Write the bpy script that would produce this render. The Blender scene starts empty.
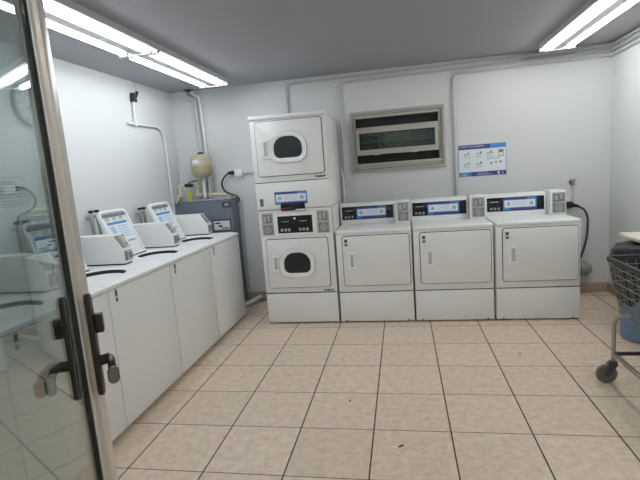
import bpy, bmesh, math, random
from mathutils import Vector, Matrix
random.seed(7)
C = bpy.context.scene.collection
PI = math.pi
S = 0.4064                                   # floor tile pitch

# ------------------------------------------------------------------ materials
def srgb(r, g, b):
    f = lambda c: (c/255/12.92) if c/255 <= .04045 else ((c/255+.055)/1.055)**2.4
    return (f(r), f(g), f(b), 1)

def mat(name, col, rough=.5, metal=0., bump=0., bscale=60., var=0., vscale=6., coat=0., spec=.5):
    m = bpy.data.materials.new(name); m.use_nodes = True
    nt = m.node_tree; p = nt.nodes['Principled BSDF']
    p.inputs['Base Color'].default_value = col
    p.inputs['Roughness'].default_value = rough
    p.inputs['Metallic'].default_value = metal
    p.inputs['Coat Weight'].default_value = coat
    p.inputs['Specular IOR Level'].default_value = spec
    tc = nt.nodes.new('ShaderNodeTexCoord')
    if var > 0:
        n = nt.nodes.new('ShaderNodeTexNoise'); n.inputs['Scale'].default_value = vscale
        n.inputs['Detail'].default_value = 5
        mx = nt.nodes.new('ShaderNodeMix'); mx.data_type = 'RGBA'
        mx.inputs['A'].default_value = [c*(1-var) for c in col[:3]]+[1]
        mx.inputs['B'].default_value = [min(1, c*(1+var)) for c in col[:3]]+[1]
        nt.links.new(tc.outputs['Object'], n.inputs['Vector'])
        nt.links.new(n.outputs['Fac'], mx.inputs['Factor'])
        nt.links.new(mx.outputs['Result'], p.inputs['Base Color'])
    if bump > 0:
        n = nt.nodes.new('ShaderNodeTexNoise'); n.inputs['Scale'].default_value = bscale
        n.inputs['Detail'].default_value = 3
        b = nt.nodes.new('ShaderNodeBump'); b.inputs['Strength'].default_value = bump
        b.inputs['Distance'].default_value = .004
        nt.links.new(tc.outputs['Object'], n.inputs['Vector'])
        nt.links.new(n.outputs['Fac'], b.inputs['Height'])
        nt.links.new(b.outputs['Normal'], p.inputs['Normal'])
    return m

def emis(name, col, s):
    m = bpy.data.materials.new(name); m.use_nodes = True
    p = m.node_tree.nodes['Principled BSDF']
    p.inputs['Base Color'].default_value = (.9, .9, .9, 1)
    p.inputs['Emission Color'].default_value = col
    p.inputs['Emission Strength'].default_value = s
    return m

def glass(name, tint, dark=None):
    m = bpy.data.materials.new(name); m.use_nodes = True
    nt = m.node_tree; nt.nodes.clear(); N = nt.nodes.new; L = nt.links.new
    out = N('ShaderNodeOutputMaterial'); mix = N('ShaderNodeMixShader')
    tr = N('ShaderNodeBsdfTransparent'); tr.inputs['Color'].default_value = tint
    gl = N('ShaderNodeBsdfGlossy'); gl.inputs['Roughness'].default_value = .0
    gl.inputs['Color'].default_value = (.95, 1, .98, 1)
    fr = N('ShaderNodeFresnel'); geo = N('ShaderNodeNewGeometry')
    mi = N('ShaderNodeMix'); mi.data_type = 'FLOAT'
    mi.inputs[2].default_value = 1.5; mi.inputs[3].default_value = 1/1.5
    L(geo.outputs['Backfacing'], mi.inputs[0]); L(mi.outputs[0], fr.inputs['IOR'])
    L(fr.outputs['Fac'], mix.inputs['Fac']); L(tr.outputs[0], mix.inputs[1]); L(gl.outputs[0], mix.inputs[2])
    L(mix.outputs[0], out.inputs['Surface'])
    return m

def floor_mat():
    m = bpy.data.materials.new('ceramic_floor_tile'); m.use_nodes = True
    nt = m.node_tree; N = nt.nodes.new; L = nt.links.new; p = nt.nodes['Principled BSDF']
    geo = N('ShaderNodeNewGeometry'); sep = N('ShaderNodeSeparateXYZ'); L(geo.outputs['Position'], sep.inputs[0])
    def M(op, a, b=None, c=None):
        n = N('ShaderNodeMath'); n.operation = op
        for i, v in enumerate((a, b, c)):
            if v is None: continue
            if isinstance(v, (int, float)): n.inputs[i].default_value = v
            else: L(v, n.inputs[i])
        return n.outputs[0]
    u = M('DIVIDE', sep.outputs[0], S); v = M('DIVIDE', sep.outputs[1], S)
    def line(w, hw):
        f = M('FRACT', w); d = M('MINIMUM', f, M('SUBTRACT', 1, f))
        mr = N('ShaderNodeMapRange'); L(d, mr.inputs[0])
        mr.inputs[1].default_value = hw*.7; mr.inputs[2].default_value = hw*1.3
        mr.inputs[3].default_value = 1; mr.inputs[4].default_value = 0
        return mr.outputs[0]
    g = M('MAXIMUM', line(u, .0090), line(v, .0060))
    # per-tile tone
    cb = N('ShaderNodeCombineXYZ'); L(M('FLOOR', u), cb.inputs[0]); L(M('FLOOR', v), cb.inputs[1])
    wn = N('ShaderNodeTexWhiteNoise'); wn.noise_dimensions = '2D'; L(cb.outputs[0], wn.inputs['Vector'])
    nz = N('ShaderNodeTexNoise'); nz.inputs['Scale'].default_value = 22; nz.inputs['Detail'].default_value = 8
    nz.inputs['Roughness'].default_value = .65; L(geo.outputs['Position'], nz.inputs['Vector'])
    nb = N('ShaderNodeTexNoise'); nb.inputs['Scale'].default_value = 1.3; nb.inputs['Detail'].default_value = 3
    L(geo.outputs['Position'], nb.inputs['Vector'])
    ramp = N('ShaderNodeValToRGB'); L(nz.outputs['Fac'], ramp.inputs[0])
    ramp.color_ramp.elements[0].position = .30; ramp.color_ramp.elements[0].color = srgb(200, 180, 159)
    ramp.color_ramp.elements[1].position = .62; ramp.color_ramp.elements[1].color = srgb(223, 205, 184)
    hv = N('ShaderNodeHueSaturation'); L(ramp.outputs[0], hv.inputs['Color'])
    val = M('ADD', M('MULTIPLY', wn.outputs['Value'], .07), M('ADD', M('MULTIPLY', nb.outputs['Fac'], .06), .93))
    L(val, hv.inputs['Value'])
    # pits
    pt = N('ShaderNodeTexNoise'); pt.inputs['Scale'].default_value = 55; pt.inputs['Detail'].default_value = 2
    L(geo.outputs['Position'], pt.inputs['Vector'])
    pm = N('ShaderNodeMapRange'); L(pt.outputs['Fac'], pm.inputs[0])
    pm.inputs[1].default_value = .66; pm.inputs[2].default_value = .72; pm.inputs[3].default_value = 0; pm.inputs[4].default_value = .35
    m1 = N('ShaderNodeMix'); m1.data_type = 'RGBA'; L(pm.outputs[0], m1.inputs['Factor'])
    L(hv.outputs[0], m1.inputs['A']); m1.inputs['B'].default_value = srgb(140, 118, 98)
    m2 = N('ShaderNodeMix'); m2.data_type = 'RGBA'; L(g, m2.inputs['Factor'])
    L(m1.outputs['Result'], m2.inputs['A']); m2.inputs['B'].default_value = srgb(58, 44, 36)
    L(m2.outputs['Result'], p.inputs['Base Color'])
    p.inputs['Roughness'].default_value = .42
    L(M('ADD', M('MULTIPLY', g, .4), .42), p.inputs['Roughness'])
    b = N('ShaderNodeBump'); b.inputs['Strength'].default_value = .5; b.inputs['Distance'].default_value = .003
    L(M('SUBTRACT', 1, g), b.inputs['Height']); L(b.outputs[0], p.inputs['Normal'])
    return m

WALL = mat('painted_wall', srgb(211, 214, 214), .6, bump=.06, bscale=25, var=.02, vscale=1.5)
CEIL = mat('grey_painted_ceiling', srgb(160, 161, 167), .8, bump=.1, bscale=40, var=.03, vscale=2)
FLOOR = floor_mat()
BASET = mat('beige_base_tile', srgb(178, 160, 146), .45, var=.08, vscale=12)
ENAMEL = mat('white_enamel', srgb(230, 232, 231), .34, var=.015, vscale=3)
ENAMELB = mat('bright_white_plastic', srgb(236, 238, 238), .4)
SEAM = mat('rubber_and_gap_shade', srgb(34, 35, 37), .7)  # real gaskets, plus strips that paint shade into gaps and grooves
BLACK = mat('black_gloss_panel', srgb(16, 17, 20), .2)
RUBBER = mat('black_rubber', srgb(24, 25, 28), .6)
DARKGL = mat('dark_door_glass', srgb(34, 38, 42), .12)
TUB = mat('dark_tub_interior', srgb(30, 32, 34), .6)
WIRE = mat('dull_wire', srgb(120, 120, 116), .4, metal=.6)
STEEL = mat('brushed_steel', srgb(196, 198, 198), .35, metal=1, bump=.04, bscale=200)
CHROME = mat('worn_chrome', srgb(176, 174, 170), .3, metal=1)
ALU = mat('anodised_aluminium', srgb(206, 202, 194), .38, metal=.5, bump=.03, bscale=90)
WINALU = mat('window_aluminium', srgb(176, 174, 166), .5, metal=.2)
COIN = mat('coin_slide_metal', srgb(186, 187, 184), .4, metal=.3, var=.15, vscale=40)
COIND = mat('coin_slot_dark', srgb(136, 137, 133), .5, metal=.1)
BRONZE = mat('dark_bronze_handle', srgb(62, 54, 48), .4, metal=.5)
CONDUIT = mat('painted_conduit', srgb(190, 192, 192), .4)
CONDUITW = mat('white_conduit', srgb(220, 222, 223), .5)
CPVC = mat('cream_pipe', srgb(222, 214, 184), .45)
TANK = mat('beige_tank_paint', srgb(176, 168, 140), .4, var=.04, vscale=8)
HEATL = mat('light_slate_steel', srgb(158, 164, 172), .35)
HEAT = mat('slate_grey_steel', srgb(106, 113, 125), .4, var=.06, vscale=5)
BLUE = mat('label_blue', srgb(64, 136, 200), .35)
NAVY = mat('label_navy', srgb(58, 66, 130), .4)
LWHITE = mat('label_white', srgb(226, 232, 236), .4)
LGREY = mat('label_grey', srgb(150, 156, 160), .5)
PALEB = mat('label_pale_blue', srgb(170, 196, 222), .4)
GREEN = mat('label_green', srgb(60, 110, 90), .5)
TEAL = mat('label_teal', srgb(70, 130, 140), .5)
RED = mat('label_red', srgb(190, 60, 70), .5)
HREC = mat('handle_recess_grey', srgb(190, 192, 190), .5)
LEVER = mat('worn_lever_metal', srgb(120, 116, 110), .35, metal=.7)
INK = mat('label_ink', srgb(45, 48, 55), .5)
YEL = mat('yellow_tag', srgb(190, 190, 60), .5)
STICK = mat('grey_sticker', srgb(112, 118, 116), .4)
BINBLUE = mat('blue_bin_plastic', srgb(104, 128, 158), .45)
BAG = mat('black_bin_liner', srgb(20, 22, 28), .35, bump=.8, bscale=14)
TABLE = mat('cream_laminate', srgb(236, 228, 208), .4)
DUCT = mat('grey_duct', srgb(140, 144, 140), .45, metal=.1)
CORD = mat('grey_cord', srgb(70, 72, 74), .6)
CLOCKF = mat('clock_face', srgb(206, 210, 208), .5)
FIXW = mat('fixture_white', srgb(214, 217, 219), .45)
FIXE = mat('fixture_end_cap', srgb(190, 192, 194), .5)
REFL = mat('fixture_reflector', srgb(64, 67, 70), .7)
TUBE = emis('led_tube', (1, 1, .975, 1), 19)
TUBEC = emis('cool_led_tube', (.94, .98, 1.03, 1), 18)
WINGL = glass('window_glass', (.75, .82, .80, 1))
DOORGL = glass('door_glass', (.64, .69, .675, 1))
SHUT = mat('night_louvre', srgb(84, 92, 88), .6)

# ------------------------------------------------------------------ mesh builder
def rrect(a0, a1, b0, b1, r, n=6):
    """rounded rectangle; r = radius or (bottom-left, bottom-right, top-right, top-left)"""
    if not isinstance(r, (tuple, list)): r = (r,)*4
    pts = []
    for (cx, cy, q, sx, sy) in ((a0, b0, 0, 1, 1), (a1, b0, 1, -1, 1), (a1, b1, 2, -1, -1), (a0, b1, 3, 1, -1)):
        rr = r[q] if not isinstance(r[q], tuple) else r[q]
        rx, ry = rr if isinstance(rr, tuple) else (rr, rr)
        for k in range(n+1):
            t = PI + q*PI/2 + k/n*PI/2
            pts.append((cx+sx*rx+rx*math.cos(t), cy+sy*ry+ry*math.sin(t)))
    return pts

class B:
    def __init__(s): s.bm = bmesh.new(); s.m = []
    def mi(s, m):
        if m not in s.m: s.m.append(m)
        return s.m.index(m)
    def merge(s, t, m, M=None, smooth=True):
        i = s.mi(m); mp = {}
        for v in t.verts: mp[v] = s.bm.verts.new(M @ v.co if M else v.co)
        for f in t.faces:
            try: nf = s.bm.faces.new([mp[v] for v in f.verts])
            except ValueError: continue
            nf.material_index = i; nf.smooth = smooth
        t.free()
    def box(s, x0, x1, y0, y1, z0, z1, m, bev=0., seg=2, M=None):
        t = bmesh.new()
        v = [t.verts.new((x, y, z)) for x in (x0, x1) for y in (y0, y1) for z in (z0, z1)]
        for f in ((0, 1, 3, 2), (4, 6, 7, 5), (0, 4, 5, 1), (2, 3, 7, 6), (0, 2, 6, 4), (1, 5, 7, 3)):
            t.faces.new([v[i] for i in f])
        bmesh.ops.recalc_face_normals(t, faces=t.faces)
        if bev > 0: bmesh.ops.bevel(t, geom=t.edges[:], offset=bev, segments=seg, affect='EDGES', profile=.5)
        s.merge(t, m, M, bev > 0); return s
    @staticmethod
    def _p(axis, d, a, b):
        return {'x': (d, a, b), 'y': (a, d, b), 'z': (a, b, d)}[axis]
    def prism(s, pts, axis, d0, d1, m, bev=0., M=None, smooth=False):
        t = bmesh.new(); n = len(pts)
        A = [t.verts.new(s._p(axis, d0, *p)) for p in pts]; Bv = [t.verts.new(s._p(axis, d1, *p)) for p in pts]
        fa = t.faces.new(A); fb = t.faces.new(Bv)
        for i in range(n): t.faces.new((A[i], A[(i+1) % n], Bv[(i+1) % n], Bv[i]))
        bmesh.ops.recalc_face_normals(t, faces=t.faces)
        if bev > 0:
            ed = [e for e in t.edges if (e.verts[0] in A) == (e.verts[1] in A)]
            bmesh.ops.bevel(t, geom=ed, offset=bev, segments=2, affect='EDGES', profile=.5)
        s.merge(t, m, M, smooth or bev > 0); return s
    def ring(s, o, i, axis, d0, d1, m, M=None):
        t = bmesh.new(); n = len(o)
        V = [[t.verts.new(s._p(axis, d, *p)) for p in L] for L, d in ((o, d0), (o, d1), (i, d1), (i, d0))]
        for k in range(4):
            a, b = V[k], V[(k+1) % 4]
            for j in range(n): t.faces.new((a[j], a[(j+1) % n], b[(j+1) % n], b[j]))
        bmesh.ops.recalc_face_normals(t, faces=t.faces)
        s.merge(t, m, M, False); return s
    def loft(s, rings, m, cap0=True, cap1=True, smooth=True, M=None):
        t = bmesh.new(); V = [[t.verts.new(p) for p in r] for r in rings]; n = len(V[0])
        for a, b in zip(V, V[1:]):
            for j in range(n): t.faces.new((a[j], a[(j+1) % n], b[(j+1) % n], b[j]))
        if cap0: t.faces.new(V[0])
        if cap1: t.faces.new(V[-1])
        bmesh.ops.recalc_face_normals(t, faces=t.faces)
        s.merge(t, m, M, smooth); return s
    def tube(s, pts, r, m, fillet=0., n=10, M=None, closed=False):
        P = [Vector(p) for p in pts]
        if fillet > 0 and len(P) > 2:
            Q = [P[0]]
            for a, b, c in zip(P, P[1:], P[2:]):
                d1 = a-b; d2 = c-b
                f = min(fillet, d1.length*.45, d2.length*.45)
                p1 = b+d1.normalized()*f; p2 = b+d2.normalized()*f
                for k in range(7):
                    t = k/6; Q.append(p1*(1-t)**2+b*2*t*(1-t)+p2*t*t)
            Q.append(P[-1]); P = Q
        T = []
        for i in range(len(P)):
            d = (P[min(i+1, len(P)-1)]-P[max(i-1, 0)]); T.append(d.normalized())
        u = T[0].orthogonal().normalized(); rings = []
        for p, t in zip(P, T):
            u = (u-t*u.dot(t)).normalized(); w = t.cross(u)
            rings.append([p+(u*math.cos(2*PI*k/n)+w*math.sin(2*PI*k/n))*r for k in range(n)])
        return s.loft(rings, m, M=M)
    def cyl(s, p0, p1, r, m, r2=None, n=20, M=None):
        p0 = Vector(p0); p1 = Vector(p1); t = (p1-p0).normalized(); u = t.orthogonal().normalized(); w = t.cross(u)
        r2 = r if r2 is None else r2
        rings = [[p+(u*math.cos(2*PI*k/n)+w*math.sin(2*PI*k/n))*q for k in range(n)] for p, q in ((p0, r), (p1, r2))]
        s.loft(rings, m, smooth=True, M=M); return s
    def lathe(s, prof, c, m, n=32, M=None, wob=0., open0=False):
        c = Vector(c); rings = []
        for k, (r, z) in enumerate(prof):
            rings.append([c+Vector((math.cos(2*PI*j/n)*r*(1+wob*math.sin(j*2.3+k)), math.sin(2*PI*j/n)*r*(1+wob*math.sin(j*2.3+k)), z)) for j in range(n)])
        return s.loft(rings, m, cap0=prof[0][0] > .001 and not open0, cap1=prof[-1][0] > .001, M=M)
    def text(s, txt, size, M, m, ax='LEFT', ital=0., ext=.0006, bold=0.):
        cu = bpy.data.curves.new('t', 'FONT'); cu.body = txt; cu.size = size; cu.extrude = ext; cu.align_x = ax; cu.shear = ital
        cu.resolution_u = 3; cu.offset = bold
        o = bpy.data.objects.new('t', cu); C.objects.link(o)
        dg = bpy.context.evaluated_depsgraph_get(); me = bpy.data.meshes.new_from_object(o.evaluated_get(dg))
        t = bmesh.new(); t.from_mesh(me); s.merge(t, m, M, False)
        bpy.data.objects.remove(o); bpy.data.meshes.remove(me); bpy.data.curves.remove(cu); return s
    def build(s, name, parent=None):
        me = bpy.data.meshes.new(name); s.bm.to_mesh(me); s.bm.free()
        for m in s.m: me.materials.append(m)
        o = bpy.data.objects.new(name, me); C.objects.link(o)
        if parent: o.parent = parent
        if any(p.use_smooth for p in me.polygons):
            me.set_sharp_from_angle(angle=math.radians(40))
        return o

def thing(name, label, cat, loc=(0, 0, 0), group=None, rz=0.):
    o = bpy.data.objects.new(name, None); C.objects.link(o); o.location = loc; o.rotation_euler.z = rz
    o.empty_display_size = .1
    return tag(o, label, cat, group)
def tag(o, label, cat, group=None):
    o['label'] = label; o['category'] = cat
    if group: o['group'] = group
    return o
def struct(o): o['kind'] = 'structure'; return o
def copy_tree(o, parent=None):
    c = o.copy(); C.objects.link(c)
    if parent: c.parent = parent
    for ch in [x for x in ALLKIDS.get(o.name, [])]: copy_tree(ch, c)
    return c
ALLKIDS = {}
def index_kids():
    ALLKIDS.clear()
    for o in list(C.objects):
        if o.parent: ALLKIDS.setdefault(o.parent.name, []).append(o)

def facing_y(x, y, z):   # text plane whose front looks towards -y, x to the right
    return Matrix.Translation((x, y, z)) @ Matrix.Rotation(PI/2, 4, 'X')
def facing_x(x, y, z):   # text plane whose front looks towards +x, y to the right
    return Matrix.Translation((x, y, z)) @ Matrix.Rotation(PI/2, 4, 'Z') @ Matrix.Rotation(PI/2, 4, 'X')

# ------------------------------------------------------------------ room shell
XL, XR, YB, YF, ZC = -1.04, 3.42, 2.98, -3.2, 2.385
b = B(); b.box(XL-.15, XR+.15, YF-.15, YB+.15, -.1, 0, FLOOR); struct(b.build('floor'))
b = B(); b.box(XL-.15, XR+.15, YF-.15, YB+.15, ZC, ZC+.1, CEIL); struct(b.build('ceiling'))
b = B(); b.box(XL-.15, XL, YF-.15, YB+.15, 0, ZC, WALL); struct(b.build('wall_left'))
b = B(); b.box(XR, XR+.15, YF-.15, YB+.15, 0, ZC, WALL); struct(b.build('wall_right'))
b = B(); b.box(XL, XR, YF-.15, YF, 0, ZC, WALL); struct(b.build('wall_front'))
WX0, WX1, WZ0, WZ1 = .955, 1.862, 1.375, 1.962
b = B()
b.box(XL, WX0, YB, YB+.15, 0, ZC, WALL); b.box(WX1, XR, YB, YB+.15, 0, ZC, WALL)
b.box(WX0, WX1, YB, YB+.15, 0, WZ0, WALL); b.box(WX0, WX1, YB, YB+.15, WZ1, ZC, WALL)
struct(b.build('wall_back'))
b = B(); b.box(XL+.012, XR-.012, YB-.012, YB, 0, .10, BASET, .003); struct(b.build('baseboard_back'))
b = B(); b.box(XL, XL+.012, YF, YB, 0, .10, BASET, .003); struct(b.build('baseboard_left'))
b = B(); b.box(XR-.012, XR, YF, YB, 0, .10, BASET, .003); struct(b.build('baseboard_right'))

# window
w = struct(bpy.data.objects.new('window_1', None)); C.objects.link(w); w.location = ((WX0+WX1)/2, YB, WZ0)
def wb(): return B()
def wbuild(bb, name, parent=w):
    o = bb.build(name, parent)
    if parent == w: o.location = (-w.location.x, -w.location.y, -w.location.z)
    return o
R4 = lambda a0, a1, b0, b1: [(a0, b0), (a1, b0), (a1, b1), (a0, b1)]
b = wb()
b.ring(R4(.930, 1.887, 1.356, 1.984), R4(.952, 1.865, 1.378, 1.962), 'y', YB-.020, YB, WINALU)
b.ring(R4(.952, 1.865, 1.378, 1.962), R4(.966, 1.851, 1.392, 1.948), 'y', YB-.008, YB+.05, WINALU)
b.ring(R4(.966, 1.851, 1.392, 1.948), R4(.982, 1.829, 1.452, 1.917), 'y', YB+.008, YB+.09, WINALU)
b.box(.940, 1.877, YB-.030, YB-.012, 1.376, 1.390, WINALU, .002)
b.box(.966, 1.851, YB-.002, YB+.02, 1.424, 1.452, WINALU, .002)
wbuild(b, 'window_frame')
b = wb(); b.ring(R4(.966, 1.851, 1.392, 1.948), R4(.970, 1.847, 1.396, 1.944), 'y', YB+.0065, YB+.0085, SEAM)  # dark rings painting the shadow in the steps of the frame
b.ring(R4(.952, 1.865, 1.378, 1.962), R4(.955, 1.862, 1.381, 1.959), 'y', YB-.0095, YB-.0075, SEAM)
wbuild(b, 'groove_shade')
b = wb()
b.ring(R4(.986, 1.824, 1.538, 1.822), R4(1.016, 1.790, 1.592, 1.764), 'y', YB-.004, YB+.03, WINALU)
b.box(.986, 1.824, YB-.018, YB-.004, 1.538, 1.552, WINALU, .002)
b.box(.986, 1.824, YB-.012, YB-.004, 1.810, 1.822, WINALU, .002)
sash = wbuild(b, 'sash')
for lx in (1.16, 1.55):
    b = wb(); b.box(lx, lx+.06, YB-.026, YB-.014, 1.532, 1.541, COIN, .003); b.cyl((lx+.035, YB-.028, 1.537), (lx+.035, YB-.014, 1.537), .005, COIN)
    b.build('latch', sash)
b = wb(); b.box(1.016, 1.790, YB+.012, YB+.017, 1.592, 1.764, WINGL); b.build('pane', sash)
for k in range(4):
    zz = 1.665+k*.024
    b = wb(); b.box(1.0, 1.81, YB+.060, YB+.075, zz, zz+.014, SHUT); wbuild(b, 'louvre')
b = wb(); b.box(.966, 1.851, YB+.092, YB+.095, 1.392, 1.948, RUBBER); wbuild(b, 'night_backdrop')  # opaque black sheet added so the open vents look dark

# ------------------------------------------------------------------ camera
cam = bpy.data.cameras.new('camera'); co = bpy.data.objects.new('camera', cam); C.objects.link(co)
r_ = Vector((0.9821825, 0.17212146, -0.07544364)); u_ = Vector((0.04760392, 0.1604875, 0.98588926)); f_ = Vector((-0.18180046, 0.97191459, -0.14943436))
co.matrix_world = Matrix(((r_.x, u_.x, -f_.x, 1.43086), (r_.y, u_.y, -f_.y, -1.89213), (r_.z, u_.z, -f_.z, 1.41342), (0, 0, 0, 1)))
cam.sensor_width = 36; cam.lens = 455.45*36/640; cam.clip_start = .02
bpy.context.scene.camera = co

# ------------------------------------------------------------------ ceiling lights
def fixture(name, label, cx, y0, y1):
    lamp = TUBEC if cx < 0 else TUBE
    t = thing(name, label, 'ceiling light', (cx, (y0+y1)/2, ZC), 'twin tube ceiling lights')
    h = (y1-y0)/2
    b = B(); b.box(-.142, .142, -h+.004, h-.004, -.018, 0, REFL, .002)
    for e in (-1, 1): b.prism([(e*.142, 0), (e*.148, 0), (e*.148, -.046), (e*.142, -.046)], 'y', -h+.004, h-.004, FIXE)
    b.prism([(-.052, -.018), (.052, -.018), (.040, -.060), (-.040, -.060)], 'y', -h+.004, h-.004, FIXE)
    b.build('housing', t)
    for e in (-1, 1):
        b = B(); b.prism([(-.150, 0), (-.150, -.070), (.150, -.070), (.150, 0)], 'y', e*h, e*(h-.014), FIXE, .002)
        b.build('end_cap', t)
    for sx in (-1, 1):
        b = B(); b.cyl((sx*.092, -h+.045, -.052), (sx*.092, h-.045, -.052), .020, lamp, n=16)
        tb = b.build('light_tube', t)
        for e in (-1, 1): B().cyl((sx*.092, e*(h-.045), -.052), (sx*.092, e*(h-.014), -.052), .016, COIN, n=16).build('tube_collar', tb)
    return t
fixture('ceiling_light', 'twin tube ceiling light at the far end of the left row, above the washers', -.355, 1.245, 2.57)
fixture('ceiling_light', 'twin tube ceiling light nearer the glass door, in the left row', -.355, -.08, 1.24)
fixture('ceiling_light', 'twin tube ceiling light above the right-hand dryers, near the back wall', 2.847, 1.345, 2.69)
fixture('ceiling_light', 'twin tube ceiling light in the right row, nearer the camera, cut by the top edge', 2.847, .02, 1.34)
fixture('ceiling_light', 'added twin tube fill light, unseen behind the camera, in the middle of the ceiling', 1.3, -2.95, -1.68)  # fill light added to brighten the machine fronts
fixture('ceiling_light', 'added twin tube fill light, unseen behind the camera, in the left row', -.355, -2.9, -1.63)  # second added fill light, left side
fixture('ceiling_light', 'added twin tube fill light, unseen behind the camera, in the right row', 2.83, -2.6, -1.33)  # third added fill light, right side

# ------------------------------------------------------------------ small label helpers (all parts of machines)
def dryer_label(x0, x1, z0, z1, y, parent, name='instruction_label', M=None):
    """blue-framed instruction strip facing -y"""
    b = B(); h = z1-z0; w_ = x1-x0
    b.box(x0, x1, y-.0015, y, z0, z1, BLUE)
    b.box(x0+.012, x1-.012, y-.0025, y-.0015, z0+h*.22, z1-h*.2, LWHITE)
    b.box(x0, x0+w_*.72, y-.0022, y-.0015, z1-h*.17, z1, NAVY)
    b.box(x0+w_*.2, x1, y-.0022, y-.0015, z0, z0+h*.16, NAVY)
    for (cx, mm) in ((x0+w_*.16, LGREY), (x1-w_*.16, LGREY)):
        cz = (z0+z1)/2
        b.ring(rrect(cx-.018, cx+.018, cz-.018, cz+.018, .017), rrect(cx-.012, cx+.012, cz-.012, cz+.012, .011), 'y', y-.0032, y-.0025, mm)
        b.box(cx-.005, cx+.006, y-.0034, y-.0025, cz-.006, cz+.008, INK)
    for k in range(3):
        zz = z0+h*(.38+.14*k); b.box(x0+w_*.28, x1-w_*.30, y-.0032, y-.0025, zz, zz+.004, PALEB)
    o = b.build(name, parent)
    if M: o.matrix_local = M
    return o

def coin_face(b, x0, x1, z0, z1, y):
    """metal coin slide plate: upper slot bay, ledge, lower round lock; faces -y"""
    zm = z0+(z1-z0)*.5; xc = (x0+x1)/2
    b.box(x0, x1, y-.002, y+.002, z0, z1, COIN)
    b.box(x0+.012, x1-.012, y-.006, y, zm+.012, z1-.012, COIND)
    b.box(x0+.02, x0+.045, y-.012, y, zm+.02, z1-.03, COIN, .002)
    b.box(x1-.05, x1-.03, y-.014, y, zm+.03, z1-.02, COIN, .002)
    b.box(x0, x1, y-.02, y, zm-.004, zm+.006, COIN, .002)
    b.box(x0+.01, x1-.01, y-.005, y, z0+.008, zm-.01, COIND)
    zc = (z0+zm)/2
    b.cyl((xc, y-.012, zc), (xc, y, zc), .032, COIN); b.cyl((xc, y-.02, zc), (xc, y-.01, zc), .019, COIND); b.cyl((xc, y-.028, zc), (xc, y-.02, zc), .010, STEEL)

def sticker(b, x0, z0, z1, y, w_=.022):
    b.box(x0, x0+w_, y-.0012, y, z0, z1, STICK)
    b.box(x0+.003, x0+w_-.003, y-.0018, y, z0+.004, z0+.014, INK)
    b.box(x0+.003, x0+w_-.003, y-.0018, y, z1-.022, z1-.006, INK)
    b.box(x0+.003, x0+w_-.003, y-.0018, y, z0+.02, z0+.03, LWHITE)

def dryer_door(parent, x0, x1, z0, z1, y, window=None, handle=None):
    b = B()
    b.prism(rrect(x0-.006, x1+.006, z0-.006, z1+.006, .026), 'y', y-.002, y+.004, SEAM)
    if window:
        wx0, wx1, wz0, wz1 = window
        b.prism(rrect(x0, x1, z0, z1, .022), 'y', y-.014, y-.002, ENAMEL, .003)
    else:
        b.prism(rrect(x0, x1, z0, z1, .022), 'y', y-.014, y-.002, ENAMEL, .003)
    d = b.build('door', parent)
    if window:
        rw = (wx1-wx0)
        def shp(g): return rrect(wx0-g, wx1+g, wz0-g, wz1+g, ((.058+g, .055+g), (.058+g, .055+g), (rw*.42+g, .100+g), (rw*.42+g, .100+g)), 8)
        b = B(); b.prism(shp(.043), 'y', y-.0155, y-.0135, LGREY); b.ring(shp(.039), shp(.016), 'y', y-.030, y-.0135, ENAMELB); b.ring(shp(.017), shp(0), 'y', y-.024, y-.0135, ENAMELB)
        b.build('window_rim', d)
        b = B(); b.prism(shp(.004), 'y', y-.020, y-.0150, DARKGL); b.build('door_glass', d)
    hx0, hx1, hz0, hz1 = handle
    b = B()
    b.ring(rrect(hx0, hx1, hz0, hz1, .008, 3), rrect(hx0+.016, hx1-.010, hz0+.014, hz1-.014, .005, 3), 'y', y-.026, y-.012, ENAMELB)
    b.prism(rrect(hx0+.012, hx1-.008, hz0+.010, hz1-.010, .005, 3), 'y', y-.0155, y-.012, HREC); b.box(hx0-.004, hx1+.004, y-.030, y-.012, hz1-.010, hz1+.002, ENAMELB, .002); b.box(hx0-.004, hx1+.004, y-.030, y-.012, hz0-.002, hz0+.010, ENAMELB, .002)
    b.build('handle', d)
    return d

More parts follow.
